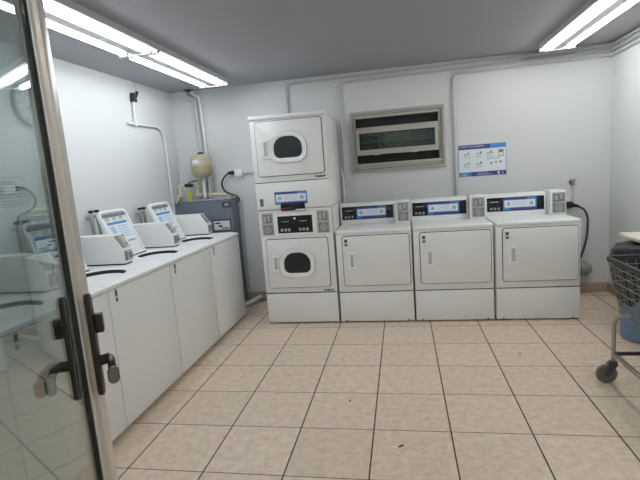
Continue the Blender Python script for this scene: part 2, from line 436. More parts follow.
# ------------------------------------------------------------------ three single dryers
def make_dryer(label):
    t = thing('tumble_dryer', label, 'dryer', (0, 0, 0), 'single tumble dryers along the back wall')
    W = .672
    b = B(); b.box(0, W, .004, .70, .012, .832, ENAMEL, .007)
    b.box(.004, W-.004, 0, .03, .296, .824, ENAMEL, .005)
    b.build('cabinet', t)
    b = B(); b.box(.002, W-.002, .001, .03, .016, .290, ENAMEL, .005)
    for sx in (.05, W-.06): b.box(sx, sx+.012, -.001, .01, .018, .028, SEAM)
    b.box(.004, W-.004, .0025, .0045, .288, .298, SEAM)  # dark strip painting the shade in the gap above the toe panel
    b.build('toe_panel', t)
    b = B(); b.box(0, W, -.004, .70, .832, .866, ENAMEL, .009, 3); b.build('top_panel', t)
    dryer_door(t, .058, .650, .357, .812, .0, None, (.108, .164, .515, .658))
    b = B(); sticker(b, .079, .727, .787, -.0145, .026); b.build('sticker', t)
    for fx in (.05, W-.05):
        for fy in (.06, .64):
            b = B(); b.cyl((fx, fy, 0), (fx, fy, .014), .02, RUBBER); b.build('foot', t)
    # control console, leaning back slightly
    b = B(); b.prism([(.452, .866), (.448, .895), (.462, 1.060), (.475, 1.068), (.60, 1.068), (.62, .866)], 'x', 0.0, .532, ENAMELB, .003)
    con = b.build('console', t)
    Mx = Matrix.Translation((0, .449, .897)) @ Matrix.Rotation(-math.atan2(.014, .165), 4, 'X')
    b = B(); b.box(.014, .518, -.004, 0, .014, .142, BLACK, .002)
    for k in range(3): b.box(.040+k*.034, .062+k*.034, -.008, -.003, .030, .052, LGREY, .003)
    b.box(.05, .12, -.005, -.003, .10, .108, LGREY); b.build('control_panel', con).matrix_local = Mx
    dryer_label(.158, .452, .022, .136, -.0045, con, 'instruction_label', Mx)
    # coin box on the right
    b = B(); b.prism([(.355, .866), (.355, 1.062), (.368, 1.080), (.60, 1.080), (.60, .866)], 'x', .542, .675, ENAMEL, .003)
    b.box(.538, .544, .35, .56, .87, 1.07, ENAMELB, .002)
    cb = b.build('coin_box', t)
    b = B(); coin_face(b, .556, .668, .882, 1.066, .353); b.build('coin_slide', cb)
    return t
D0 = make_dryer('white tumble dryer with plain door, next to the stacked dryers, leftmost of the three singles')
index_kids()
D0.location = (.820, 2.146, 0)
D1 = copy_tree(D0); D1.location = (1.506, 2.146, 0); D1['label'] = 'white tumble dryer with plain door, in the middle, between two similar dryers'
D2 = copy_tree(D0); D2.location = (2.196, 2.146, 0); D2['label'] = 'white tumble dryer at the right end of the row, beside the grey power cord'

# ------------------------------------------------------------------ stacked dryers
st = thing('stacked_dryer', 'tall white stack of two round-window dryers with coin slides between them', 'stacked dryer', (.118, 2.146, 0))
W = .682
b = B(); b.box(0, W, .006, .70, .012, 1.088, ENAMEL, .007); b.box(.004, W-.004, 0, .03, .306, .845, ENAMEL, .005)
b.box(0, .022, -.002, .05, .85, 1.086, ENAMEL, .003); b.box(W-.022, W, -.002, .05, .85, 1.086, ENAMEL, .003)
b.box(0, W, -.003, .05, .838, .856, ENAMEL, .003); b.box(0, W, -.003, .05, 1.066, 1.088, ENAMEL, .003)
b.box(.02, W-.02, .0, .02, .85, 1.08, ENAMEL)
b.box(.014, .016, 0, .01, .02, .03, SEAM)
b.build('lower_cabinet', st)
b = B(); b.box(.002, W-.002, .001, .03, .016, .299, ENAMEL, .005); b.box(.004, W-.004, .0025, .0065, .297, .308, SEAM); b.build('toe_panel', st)  # toe gap shade painted as a dark strip
b = B(); b.box(-.005, W+.002, -.010, .70, 1.094, 1.900, ENAMEL, .007); b.box(-.002, W-.002, -.018, .02, 1.346, 1.895, ENAMEL, .005)
b.box(-.002, W-.002, -.018, .02, 1.100, 1.340, ENAMEL, .005); b.box(-.001, W-.003, -.0135, -.0095, 1.338, 1.348, SEAM)  # dark strip stands in for shade in the upper panel gap
b.build('upper_cabinet', st)
b = B(); b.box(-.012, W+.006, -.026, .70, 1.900, 1.936, ENAMEL, .010, 3); b.build('top_panel', st)
b = B(); b.box(.002, W-.002, -.001, .69, 1.087, 1.095, LGREY); b.build('joint_gasket', st)
# upper door: frame numbers are local
dryer_door(st, .046, .648, 1.400, 1.880, -.018, (.208, .468, 1.552, 1.742), (.104, .164, 1.562, 1.715))
dryer_door(st, .046, .626, .358, .816, .0, (.206, .458, .498, .690), (.098, .156, .518, .662))
b = B()
b.text('Huebsch', .026, facing_y(.560, -.0195, 1.363), INK, ital=.3, bold=.001); b.build('badge', st)
b = B(); b.text('Huebsch', .026, facing_y(.560, -.0005, .316), INK, ital=.3, bold=.001); b.build('badge', st)
b = B(); b.box(.030, .062, -.0195, -.018, 1.130, 1.200, STICK); b.box(.034, .058, -.021, -.018, 1.168, 1.195, GREEN); b.box(.034, .058, -.021, -.018, 1.135, 1.145, RED); b.build('sticker', st)
dryer_label(.172, .474, 1.138, 1.252, -.018, st)
b = B(); b.box(.222, .448, -.026, -.016, 1.080, 1.146, BLACK, .004); b.box(.36, .445, -.030, -.020, 1.078, 1.090, LWHITE); b.box(.23, .35, -.0275, -.02, 1.100, 1.104, RED)
b.build('display_slot', st)
b = B(); b.ring(R4(.140, .535, .856, 1.066), R4(.175, .502, .872, 1.030), 'y', -.012, .004, ENAMELB)
cp = b.build('control_frame', st)
b = B(); b.box(.175, .502, -.006, .002, .872, 1.030, BLACK)
for x0 in (.20, .37):
    for k in range(3): b.box(x0+k*.034, x0+.024+k*.034, -.012, -.005, .888, .915, LGREY, .003)
    b.box(x0+.01, x0+.08, -.0075, -.005, .975, .982, LGREY)
b.cyl((.338, -.012, 1.005), (.338, -.005, 1.005), .011, LWHITE); b.build('control_panel', cp)
for x0 in (.024, .545):
    b = B(); coin_face(b, x0, x0+.11, .858, 1.064, -.0); b.build('coin_slide', st)
for fx in (.05, W-.05):
    for fy in (.06, .64):
        b = B(); b.cyl((fx, fy, 0), (fx, fy, .014), .02, RUBBER); b.build('foot', st)

# ------------------------------------------------------------------ washers (front faces +x; local y runs along the row)
WZ = .874
def make_washer(label):
    t = thing('top_load_washer', label, 'washer', (0, 0, 0), 'top-loading washers along the left wall')
    L_ = .694
    b = B(); b.box(-.70, 0, 0, L_, .022, .838, ENAMEL, .006); b.build('cabinet', t)
    # deck with round opening and rolled front edge
    cx, cy, R = -.255, .300, .150
    def zf(x):
        k = max(0, min(1, (x+.045)/.045)); return WZ-.012*k*k
    hx0, hx1, hy0, hy1 = -.70, .003, -.002, L_+.002
    angs = sorted(set([round(2*PI*k/56, 6) for k in range(56)]+[round(math.atan2(a-cy, c_-cx) % (2*PI), 6) for c_ in (hx0, hx1) for a in (hy0, hy1)]))
    rings = []
    def outp(a):
        dx, dy = math.cos(a), math.sin(a); ts = []
        if abs(dx) > 1e-6: ts.append(((hx1 if dx > 0 else hx0)-cx)/dx)
        if abs(dy) > 1e-6: ts.append(((hy1 if dy > 0 else hy0)-cy)/dy)
        q = min(ts); return cx+dx*q, cy+dy*q
    lev = [(.0, -.05), (.0, -.004), (.03, 0), (.5, 0), (.75, 0), (.88, 0), (.96, 0), (1, 0)]
    for f, dz in lev:
        ring = []
        for a in angs:
            ox, oy = outp(a); ix, iy = cx+R*math.cos(a), cy+R*math.sin(a)
            x = ix+(ox-ix)*f; y = iy+(oy-iy)*f; ring.append((x, y, zf(x)+dz))
        rings.append(ring)
    rings.append([(x, y, .842) for (x, y, z) in rings[-1]])
    b = B(); b.loft(rings, ENAMEL, cap0=False, cap1=False)
    b.build('top_deck', t)
    b = B(); b.box(-.695, -.004, .004, L_-.004, .837, .843, SEAM); b.build('deck_seam', t)
    b = B()
    n = 40
    b.lathe([(.1485, WZ-.003), (.1485, WZ-.028), (.142, WZ-.030), (.142, .845), (.001, .845)], (cx, cy, 0), TUB, n, open0=True)
    b.lathe([(.139, WZ-.026), (.134, WZ-.023), (.085, WZ-.024), (.080, WZ-.026), (.078, .848), (.001, .848)], (cx, cy, 0), ENAMELB, n, open0=True)
    b.build('tub', t)
    # open lid leaning back: hinge line along y
    Lm = Matrix.Translation((-.436, 0, WZ+.006)) @ Matrix.Rotation(-math.radians(21.5), 4, 'Y')
    y0, y1, H = .085, .425, .385
    b = B(); b.prism(rrect(y0, y1, 0, H, (.012, .012, .045, .045)), 'x', -.022, -.006, ENAMEL, .004)
    b.ring(rrect(y0, y1, 0, H, (.012, .012, .045, .045)), rrect(y0+.018, y1-.018, .018, H-.018, (.008, .008, .03, .03)), 'x', -.008, .006, ENAMELB)
    lid = b.build('lid', t); lid.matrix_local = Lm
    b = B(); b.prism(rrect(y0+.022, y1-.018, H-.055, H-.030, .010), 'x', -.006, -.003, STICK); b.build('finger_recess', lid)
    b = B(); b.box(-.014, .008, y0+.004, y1, -.006, .001, SEAM); b.box(-.020, -.004, y1, y1+.006, .0, .085, SEAM); b.build('hinge_strip', lid)
    b = B(); x = -.006
    b.box(x, x+.002, y0+.055, y1-.045, .115, .285, LWHITE)
    b.box(x, x+.0035, y0+.055, y1-.045, .268, .288, BLUE)
    b.box(x, x+.003, y0+.065, y0+.12, .19, .255, PALEB)
    for k in range(5): b.box(x, x+.003, y0+.15, y1-.06, .16+k*.021, .168+k*.021, PALEB)
    b.box(x, x+.0035, y0+.115, y0+.145, .122, .165, NAVY); b.box(x, x+.0035, y0+.148, y0+.17, .122, .152, RED); b.box(x, x+.0035, y0+.12, y0+.17, .165, .178, INK)
    b.box(x, x+.0035, y1-.14, y1-.045, .115, .125, BLUE)
    for k in range(3):
        yy = y0+.055+k*.085
        b.ring(rrect(yy, yy+.045, .300, .335, .006), rrect(yy+.004, yy+.041, .304, .331, .004), 'x', x, x+.002, LGREY)
        b.box(x, x+.002, yy+.012, yy+.034, .312, .324, LGREY)
    b.build('instruction_label', lid)
    # coin box at the far end of the deck
    b = B(); ya, yb = .578, .682
    b.prism([(-.70, WZ+.010), (-.265, WZ+.010), (-.265, WZ+.105), (-.335, WZ+.208), (-.70, WZ+.208)], 'y', ya, yb, ENAMEL, .003)
    b.box(-.70, -.275, ya+.004, yb-.004, WZ, WZ+.012, SEAM)
    cb = b.build('coin_box', t)
    b = B()
    b.box(-.266, -.262, ya+.008, yb-.008, WZ+.026, WZ+.098, COIN)
    b.box(-.262, -.255, ya+.016, ya+.034, WZ+.03, WZ+.09, COIND); b.box(-.262, -.250, yb-.045, yb-.02, WZ+.04, WZ+.08, COIND)
    b.box(-.290, -.258, ya+.004, yb-.004, WZ+.098, WZ+.106, ENAMELB, .002)
    Ms = Matrix.Translation((-.265, 0, WZ+.105)) @ Matrix.Rotation(-math.atan2(.07, .103), 4, 'Y')
    b.box(-.001, .002, ya+.008, ya+.05, .014, .116, COIND, M=Ms)
    b.box(-.001, .003, ya+.054, yb-.010, .014, .116, COIN, M=Ms)
    b.cyl((.0, yb-.026, .04), (.008, yb-.026, .04), .010, COIND, M=Ms)
    b.build('coin_slide', cb)
    b = B()
    y = .055
    b.box(0, .0014, y, y+.020, .762, .832, STICK); b.box(0, .002, y+.004, y+.017, .802, .826, INK); b.box(0, .002, y+.004, y+.017, .768, .776, INK); b.box(0, .002, y+.004, y+.017, .784, .792, LWHITE)
    b.build('sticker', t)
    for fx in (-.05, -.65):
        for fy in (.05, L_-.05):
            b = B(); b.cyl((fx, fy, 0), (fx, fy, .024), .018, RUBBER); b.build('foot', t)
    return t
W0 = make_washer('white top-load washer with open lid, farthest in the row, beside the water heater')
index_kids()
XW = -.207
W0.location = (XW, 1.73, 0)
for yy, lb in ((1.03, 'white top-load washer with open lid, second from the far end of the left row'),
               (.33, 'white top-load washer with open lid, just right of the glass door edge'),
               (-.37, 'white top-load washer seen through the glass door beside its edge'),
               (-1.07, 'white top-load washer nearest the entrance, mostly left of the picture behind the glass door')):
    c = copy_tree(W0); c.location = (XW, yy, 0); c['label'] = lb

# water supply valves on the left wall behind the washers
def valves(y, z, label):
    t = thing('supply_valve', label, 'water valve', (XL, y, z), 'hose valves on the left wall')
    b = B(); b.box(0, .008, -.055, .055, -.014, .014, COIN, .003)
    for s_ in (-1, 1):
        b.cyl((.0, s_*.035, 0), (.04, s_*.035, 0), .011, COIN); b.cyl((.04, s_*.035, .012), (.04, s_*.035, -.03), .013, COIN)
    b.build('valve_body', t)
    for s_ in (-1, 1):
        b = B(); b.cyl((.04, s_*.035, .012), (.04, s_*.035, .03), .007, COIN)
        b.cyl((.04, s_*.035, .03), (.04, s_*.035, .050), .019, RUBBER, n=8); b.build('valve_knob', t)
        b = B(); b.tube([(.04, s_*.035, -.03), (.045, s_*.04, -.12), (.05, s_*.05, -.25), (.055, s_*.06, -z+.2), (.055, s_*.075, -z+.014)], .012, CHROME, .04)
        b.build('hose', t)
valves(1.375, 1.19, 'pair of black-handled hose valves on the wall between first and second open lids')
valves(2.06, 1.15, 'pair of black-handled hose valves on the wall left of the farthest open lid')
valves(.66, 1.19, 'pair of hose valves on the wall hidden mostly behind the door edge')
valves(-.05, 1.19, 'pair of hose valves seen dimly through the glass door')

# ------------------------------------------------------------------ wall clock and warning sign on the left wall
t = thing('wall_clock', 'round pale wall clock seen through the top of the glass door', 'clock', (XL, .93, 2.01))
b = B(); n = 40
b.cyl((0, 0, 0), (.03, 0, 0), .15, LGREY, n=n); b.cyl((.03, 0, 0), (.034, 0, 0), .15, LGREY, .142, n=n); b.build('clock_case', t)
b = B(); b.cyl((.0335, 0, 0), (.036, 0, 0), .136, CLOCKF, n=n)
for k in range(12):
    M = Matrix.Rotation(k*PI/6, 4, 'X'); b.box(.036, .037, -.006, .006, .108, .126, INK, M=M)
b.build('clock_dial', t)
b = B(); b.box(.037, .039, -.006, .006, -.02, .07, INK, M=Matrix.Rotation(2.2, 4, 'X')); b.build('clock_hand', t)
b = B(); b.box(.039, .041, -.004, .004, -.02, .10, INK, M=Matrix.Rotation(-.4, 4, 'X')); b.build('clock_hand', t)

t = thing('warning_sign', 'white rectangular warning notice with thin black border on the left wall', 'sign', (XL, .60, 1.43))
b = B(); b.prism(rrect(-.188, .188, -.098, .098, .012), 'x', 0, .003, CLOCKF); b.build('sign_board', t)
b = B(); b.ring(rrect(-.182, .182, -.093, .093, .010), rrect(-.179, .179, -.090, .090, .008), 'x', .003, .0036, INK)
b.text('WARNING', .038, facing_x(.0036, 0, .045), INK, 'CENTER')
for k in range(6):
    yy = -.155
    while yy < .13:
        l = random.uniform(.02, .05); b.box(.003, .0036, yy, min(yy+l, .16), .024-k*.021, .030-k*.021, INK); yy += l+.012
b.build('sign_print', t)

# ------------------------------------------------------------------ poster on the back wall
t = thing('laundry_poster', 'blue and white laundry instruction poster on the back wall, right of the window', 'poster', (2.24, YB, 1.40))
b = B(); pw, ph = .228, .157
b.box(-pw, pw, -.003, 0, -ph, ph, LWHITE); b.build('poster_sheet', t)
b = B(); y = -.003
b.box(-pw, pw, y-.0008, y, ph-.045, ph, NAVY); b.box(pw-.15, pw, y-.0012, y, ph-.045, ph, BLUE)
b.box(-pw, pw, y-.0008, y, -ph, -ph+.042, NAVY); b.box(-pw, -pw+.12, y-.0012, y, -ph, -ph+.042, BLUE)
b.box(-pw, -pw+.004, y-.0006, y, -ph, ph, BLUE); b.box(pw-.004, pw, y-.0006, y, -ph, ph, BLUE)
b.text('DOING YOUR LAUNDRY', .021, facing_y(-pw+.012, y-.001, ph-.024), LWHITE)
b.text('csc', .034, facing_y(-pw+.03, y-.0015, -ph+.010), LWHITE, ital=.3)
b.text('BEST PRACTICES', .017, facing_y(.045, y-.001, .005), INK)
for k, ww in enumerate((.10, .14)): b.box(-.05, -.05+ww, y-.0015, y, -ph+.024-k*.013, -ph+.029-k*.013, PALEB)
b.box(.145, .165, y-.0015, y, -ph+.010, -ph+.032, LWHITE); b.box(.19, .20, y-.0015, y, -ph+.010, -ph+.032, PALEB)
for (cx, cz) in ((-.15, .06), (-.03, .06), (.07, .06), (-.15, -.04), (-.03, -.04)):
    b.ring(rrect(cx-.045, cx+.045, cz-.035, cz+.035, .006), rrect(cx-.0435, cx+.0435, cz-.0335, cz+.0335, .005), 'y', y-.0006, y, PALEB)
    b.box(cx-.025, cx+.0, y-.0009, y, cz-.004, cz+.010, LGREY); b.box(cx+.008, cx+.022, y-.0009, y, cz+.004, cz+.026, GREEN if cx > -.1 else LGREY); b.box(cx+.018, cx+.03, y-.0011, y, cz, cz+.010, TEAL if cx > -.1 else LGREY)
    for k in range(2): b.box(cx-.035, cx+.03, y-.0009, y, cz-.018-k*.008, cz-.015-k*.008, LGREY)
b.box(.155, .205, y-.0006, y, .025, .095, LGREY); b.box(.163, .197, y-.001, y, .072, .080, INK)
b.box(.163, .197, y-.001, y, .035, .062, LWHITE)
for k in range(3):
    b.box(.075+k*.045, .092+k*.045, y-.0009, y, -.05+.012*(k > 0), -.028+.006*k, LGREY); b.box(.088+k*.045, .097+k*.045, y-.0011, y, -.036, -.024, GREEN)
b.build('poster_print', t)

# ------------------------------------------------------------------ conduits on back / right wall
def pipe(name, label, cat, pts, r, m, fil=.05, group=None, clips=()):
    b = B(); b.tube(pts, r, m, fil, 12)
    t = thing(name, label, cat, pts[0], group)
    o = b.build('pipe_run', t); o.location = -Vector(pts[0])
    for (p, ax) in clips:
        b = B(); p = Vector(p)
        sx = Vector((1, 0, 0)) if ax == 'x' else (Vector((0, 1, 0)) if ax == 'y' else Vector((0, 0, 1)))
        b.cyl(p-sx*.008, p+sx*.008, r*1.1, COIN, n=12); q = b.build('strap', t); q.location = -Vector(pts[0])
    return t
r = .0120
yc = YB-r-.010
xr = XR-r-.010
pipe('conduit', 'grey conduit rising behind the stacked dryers and bending right along the ceiling', 'conduit',
     [(.285, yc, .8), (.285, yc, 2.335), (xr, yc, 2.358), (xr, -3.1, 2.358)], r, CONDUIT, .07, 'painted electrical conduits', [((.31+.6*k, yc, 2.325), 'x') for k in range(0)])
pipe('conduit', 'grey conduit rising left of the window then running right below the ceiling', 'conduit',
     [(.842, yc, .8), (.842, yc, 2.290), (xr, yc, 2.316), (xr, -3.1, 2.316)], r, CONDUIT, .06, 'painted electrical conduits')
pipe('conduit', 'grey conduit rising between window and poster then running right', 'conduit',
     [(1.978, yc, .9), (1.978, yc, 2.258), (xr, yc, 2.273), (xr, -3.1, 2.273)], r, CONDUIT, .07, 'painted electrical conduits', [((1.978, yc, 1.10), 'z')])
pipe('vertical_conduit', 'thin grey conduit running down beside the water heater', 'conduit', [(-.333, YB-.02, 1.15), (-.345, YB-.02, .14)], .009, CONDUIT, 0)

# left wall conduit
t = thing('white_conduit', 'white pipe with black fitting stepping down the left wall above the washers', 'conduit', (XL, 2.2, ZC))
xc = XL+.018
b = B(); b.tube([(xc, 2.20, 2.24), (xc, 2.18, 1.985)], .014, CONDUITW)
b.tube([(xc, 2.06, 1.985), (xc, 2.62, 1.985), (xc, 2.70, 1.88), (xc, 2.72, .7)], .013, CONDUITW, .06)
o = b.build('pipe_run', t); o.location = -t.location
b = B(); b.cyl((xc, 2.185, 1.965), (xc, 2.185, 2.03), .020, CONDUITW); b.cyl((xc, 2.74, .8), (xc, 2.74, .81), .01, COIN)
o = b.build('elbow', t); o.location = -t.location
b = B(); b.cyl((xc+.004, 2.20, 2.19), (xc+.004, 2.20, 2.27), .032, RUBBER, .026); b.cyl((xc+.02, 2.22, 2.24), (xc+.02, 2.25, 2.285), .014, RUBBER)
o = b.build('black_fitting', t); o.location = -t.location
b = B(); b.tube([(xc+.01, 2.2, 2.26), (xc+.01, 2.17, 2.33), (xc+.01, 2.15, ZC)], .004, LWHITE, .02)
b.tube([(xc+.01, 2.21, 2.26), (xc+.015, 2.25, 2.32), (xc+.01, 2.24, ZC)], .004, YEL, .02)
o = b.build('loose_wire', t); o.location = -t.location

# corner vent pipes
t = thing('corner_pipe', 'pair of pale pipes dropping from an elbow near the ceiling to behind the tank', 'pipe', (-.78, 2.93, ZC))
b = B()
b.tube([(-.835, 2.925, ZC), (-.825, 2.925, 2.31), (-.742, 2.945, 2.285), (-.725, 2.95, 1.24)], .022, CONDUIT, .05)
b.tube([(-.755, 2.935, ZC-.01), (-.745, 2.935, 2.335), (-.69, 2.95, 2.31), (-.668, 2.955, 1.24)], .020, CONDUITW, .045)
o = b.build('pipe_run', t); o.location = -t.location
b = B(); b.tube([(-.84, 2.925, ZC-.03), (-.83, 2.925, 2.31), (-.765, 2.94, 2.29)], .031, CONDUIT, .05)
o = b.build('elbow', t); o.location = -t.location
b = B(); b.cyl((-.79, 2.925, ZC), (-.79, 2.925, ZC-.012), .055, SEAM); o = b.build('ceiling_collar', t); o.location = -t.location

# ------------------------------------------------------------------ water heater, tank, pipes
t = thing('water_heater', 'boxy slate-grey water heater standing in the left back corner', 'water heater', (-.668, 2.85, 0))
b = B(); b.box(-.298, .298, -.10, .10, .03, 1.185, HEAT, .008); b.build('casing', t)
b = B(); b.prism([(-.302, 1.185), (.300, 1.190), (.300, 1.222), (-.302, 1.190)], 'y', -.104, .104, HEATL, .002); b.build('cover', t)
b = B(); b.box(.066, .268, -.103, -.10, .850, .975, INK); b.box(.076, .258, -.105, -.103, .862, .962, LWHITE)
b.box(.09, .15, -.106, -.104, .93, .945, INK); b.box(.13, .17, -.106, -.104, .895, .915, INK); b.box(.16, .25, -.106, -.104, .868, .890, LGREY); b.build('rating_plate', t)
b = B(); b.ring(rrect(.196, .290, 1.105, 1.165, .01), rrect(.208, .278, 1.117, 1.153, .006), 'y', -.110, -.10, INK); b.box(.225, .262, -.108, -.10, 1.12, 1.15, LGREY, .003)
b.build('latch', t)
b = B(); b.box(.299, .302, -.06, .06, .86, .985, STICK); b.build('side_label', t)
for fx in (-.25, .25):
    b = B(); b.box(fx-.02, fx+.02, -.08, .08, 0, .03, RUBBER); b.build('foot', t)

t = thing('expansion_tank', 'beige expansion tank mounted above the grey water heater', 'tank', (-.678, 2.79, 1.44))
b = B(); R = .112
b.lathe([(.02, 0), (.07, .006), (.100, .028), (R, .055), (R, .118), (R+.003, .122), (R+.003, .130), (R, .134), (R, .195), (.100, .226), (.07, .243), (.02, .25)], (0, 0, 0), TANK, 36)
b.build('tank_shell', t)
b = B(); b.lathe([(.03, .248), (.03, .262), (.018, .27)], (0, 0, 0), RUBBER); b.build('cap', t)
b = B()
rings = []
for zz in (.165, .215):
    rings.append(zz)
for k in range(8):
    a0 = -2.1+k*.09; a1 = a0+.09
    b.box(0, 0, 0, 0, 0, 0, LWHITE) if False else None
    p = [Vector((math.cos(a)*(R+.001), math.sin(a)*(R+.001), z_)) for a, z_ in ((a0, .150), (a1, .150), (a1, .188), (a0, .188))]
    tb = bmesh.new(); tb.faces.new([tb.verts.new(v) for v in p]); b.merge(tb, LWHITE)
b.build('tank_label', t)
b = B(); b.cyl((0, 0, 0), (0, 0, -.222), .017, CONDUITW); b.cyl((0, 0, -.002), (0, 0, -.04), .026, CHROME, n=6); b.build('stem_pipe', t)
b = B(); b.cyl((.045, .05, -.222), (.045, .05, .01), .016, CONDUIT); b.build('side_pipe', t)

pts = [(-1.02, 2.84, 1.262), (-.985, 2.84, 1.262), (-.985, 2.84, 1.368), (-.775, 2.84, 1.358), (-.775, 2.84, 1.262), (-.455, 2.84, 1.243)]
t = thing('water_pipe', 'cream plastic water pipe with lever valve above the water heater', 'pipe', pts[0])
b = B(); b.tube(pts, .015, CPVC, .012, 12); b.tube([(-.775, 2.84, 1.355), (-.70, 2.84, 1.350)], .012, CPVC)
for p in pts[1:5]: b.lathe([(.005, -.020), (.019, -.020), (.019, .020), (.005, .020)], p, CPVC, 14)
b.tube([(-1.02, 2.84, 1.262), (-1.02, 2.84, 1.20), (-1.02, 2.78, 1.19)], .0125, CPVC, .02)
o = b.build('pipe_run', t); o.location = -t.location
b = B(); b.cyl((-.92, 2.84, 1.366), (-.82, 2.84, 1.360), .019, RUBBER); b.tube([(-.87, 2.825, 1.372), (-.86, 2.815, 1.395), (-.76, 2.80, 1.412)], .007, RUBBER, .01)
o = b.build('valve', t); o.location = -t.location
t = tag(B().box(-.888, -.835, 2.790, 2.800, 1.192, 1.30, YEL, .004).build('service_tag'), 'yellow-green service tag hanging among the pipes over the water heater', 'tag')

# outlet on back wall with plug and cord
t = thing('wall_outlet', 'white wall outlet box left of the stacked dryers', 'outlet', (-.33, YB, 1.46))
b = B(); b.box(-.045, .045, -.045, 0, -.04, .04, ENAMELB, .005); b.build('outlet_box', t)
b = B(); b.cyl((.04, -.02, -.002), (.46, -.02, -.002), .011, CONDUIT); b.build('conduit_stub', t)
t = thing('power_cord', 'black cord looping from the left outlet down to the water heater', 'cord', (-.40, 2.93, 1.465))
b = B()
P = [(-.40, 2.935, 1.466), (-.45, 2.935, 1.462), (-.50, 2.93, 1.42), (-.535, 2.93, 1.35), (-.51, 2.93, 1.28), (-.44, 2.93, 1.235), (-.375, 2.93, 1.215), (-.345, 2.93, 1.185), (-.350, 2.95, 1.150), (-.358, 2.965, 1.16)]
b.tube(P, .0085, RUBBER, .04); o = b.build('cable', t); o.location = -t.location
b = B(); b.cyl((-.376, 2.945, 1.466), (-.42, 2.94, 1.467), .024, RUBBER, .019); b.cyl((-.42, 2.94, 1.467), (-.45, 2.937, 1.463), .019, RUBBER, .011)
o = b.build('plug', t); o.location = -t.location

# junk in the left gap
t = tag(B().tube([(-.40, 2.66, .035), (-.30, 2.72, .030), (-.20, 2.93, .055)], .026, CONDUITW, .05).build('waste_pipe'), 'short white pipe lying on the floor in the gap beside the stacked dryers', 'pipe')
# hose beside stack
pipe('dryer_hose', 'pale bent hose emerging behind the right side of the stacked dryers', 'hose', [(.79, 2.93, 1.43), (.805, 2.90, 1.43), (.825, 2.88, 1.40), (.835, 2.88, 1.28), (.830, 2.90, .9)], .012, CONDUITW, .04)

# right side: wall tap, cord, vent duct
t = thing('wall_tap', 'small chrome tap on the back wall above the right dryer', 'tap', (3.075, YB, 1.12))
b = B(); b.cyl((0, 0, 0), (0, -.05, 0), .010, CHROME); b.cyl((0, -.004, 0), (0, 0, 0), .028, CHROME); b.cyl((0, -.045, .02), (0, -.045, -.03), .014, CHROME); b.build('tap_body', t)
b = B(); b.cyl((0, -.045, .02), (0, -.045, .034), .024, COIN, n=10); b.build('tap_knob', t)
b = B(); b.tube([(0, -.045, -.03), (.008, -.04, -.12), (.02, -.03, -.26)], .006, CONDUITW, .03); b.build('drip_line', t)
t = thing('power_cord', 'thick grey power cord curling down beside the right-hand dryer', 'cord', (3.05, 2.92, .91))
b = B(); b.tube([(3.02, 2.915, .902), (3.09, 2.915, .893), (3.17, 2.915, .855), (3.205, 2.92, .77), (3.205, 2.93, .60), (3.18, 2.94, .46), (3.15, 2.95, .36)], .011, CORD, .07)
o = b.build('cable', t); o.location = -t.location
b = B(); b.box(2.955, 3.06, 2.87, 2.958, .875, .935, RUBBER, .014); b.cyl((3.05, 2.915, .9), (3.12, 2.915, .885), .024, RUBBER, .012)
o = b.build('plug', t); o.location = -t.location
b = B(); b.box(2.95, 3.05, 2.958, YB, .86, .96, ENAMELB, .006); o = b.build('socket', t); o.location = -t.location
t = thing('vent_duct', 'grey round vent duct end poking out behind the right-hand dryer', 'duct', (3.12, 2.90, .265))
b = B(); Mr = Matrix.Rotation(PI/2, 4, 'Y')
b.lathe([(.060, -.22), (.060, .0), (.070, .005), (.072, .05), (.066, .08), (.045, .105), (.001, .112)], (0, 0, 0), DUCT, 28, M=Mr); b.build('duct_body', t)
b = B(); b.lathe([(.072, .008), (.0755, .016), (.072, .024)], (0, 0, 0), CHROME, 28, M=Mr); b.build('clamp', t)

# ------------------------------------------------------------------ folding table (wall shelf), bin, cart on the right
t = thing('folding_table', 'cream laminate folding table against the right wall, only its corner in view', 'table', (3.245, 1.15, 0))
b = B(); b.prism(rrect(-.140, .173, -.90, .89, .02), 'z', .722, .752, TABLE, .004); b.build('table_top', t)
for yy in (-.84, .83):
    b = B(); b.box(.145, .170, yy-.012, yy+.012, 0, .722, CONDUIT, .002); b.build('leg', t)
    b = B(); b.tube([(.155, yy, .40), (-.08, yy, .715)], .010, CONDUIT); b.build('brace', t)

t = thing('rubbish_bin', 'blue plastic bin with black liner standing behind the wire cart', 'bin', (3.165, 1.72, 0))
b = B(); b.lathe([(.145, 0), (.155, .006), (.190, .60), (.200, .605), (.200, .63), (.186, .63), (.182, .6), (.145, .02), (.001, .02)], (0, 0, 0), BINBLUE, 40); b.build('bin_body', t)
b = B(); n = 56
prof = [(.184, .29), (.200, .34), (.214, .44), (.226, .54), (.232, .62), (.226, .665), (.200, .700), (.14, .712), (.05, .700), (.001, .69)]
rings = []
for k, (rr, zz) in enumerate(prof):
    ring = []
    for j in range(n):
        a = 2*PI*j/n; f = 1+.012*math.sin(9*a+k)+.010*math.sin(17*a+2*k)
        dz = (.022*math.sin(5*a)+.016*math.sin(11*a+1)) if k < 2 else (.008*math.sin(4*a+k*1.7) if k > 4 else 0)
        ring.append((rr*f*math.cos(a), rr*f*math.sin(a), zz+dz))
    rings.append(ring)
b.loft(rings, BAG, cap0=False, cap1=False); b.build('bin_liner', t)

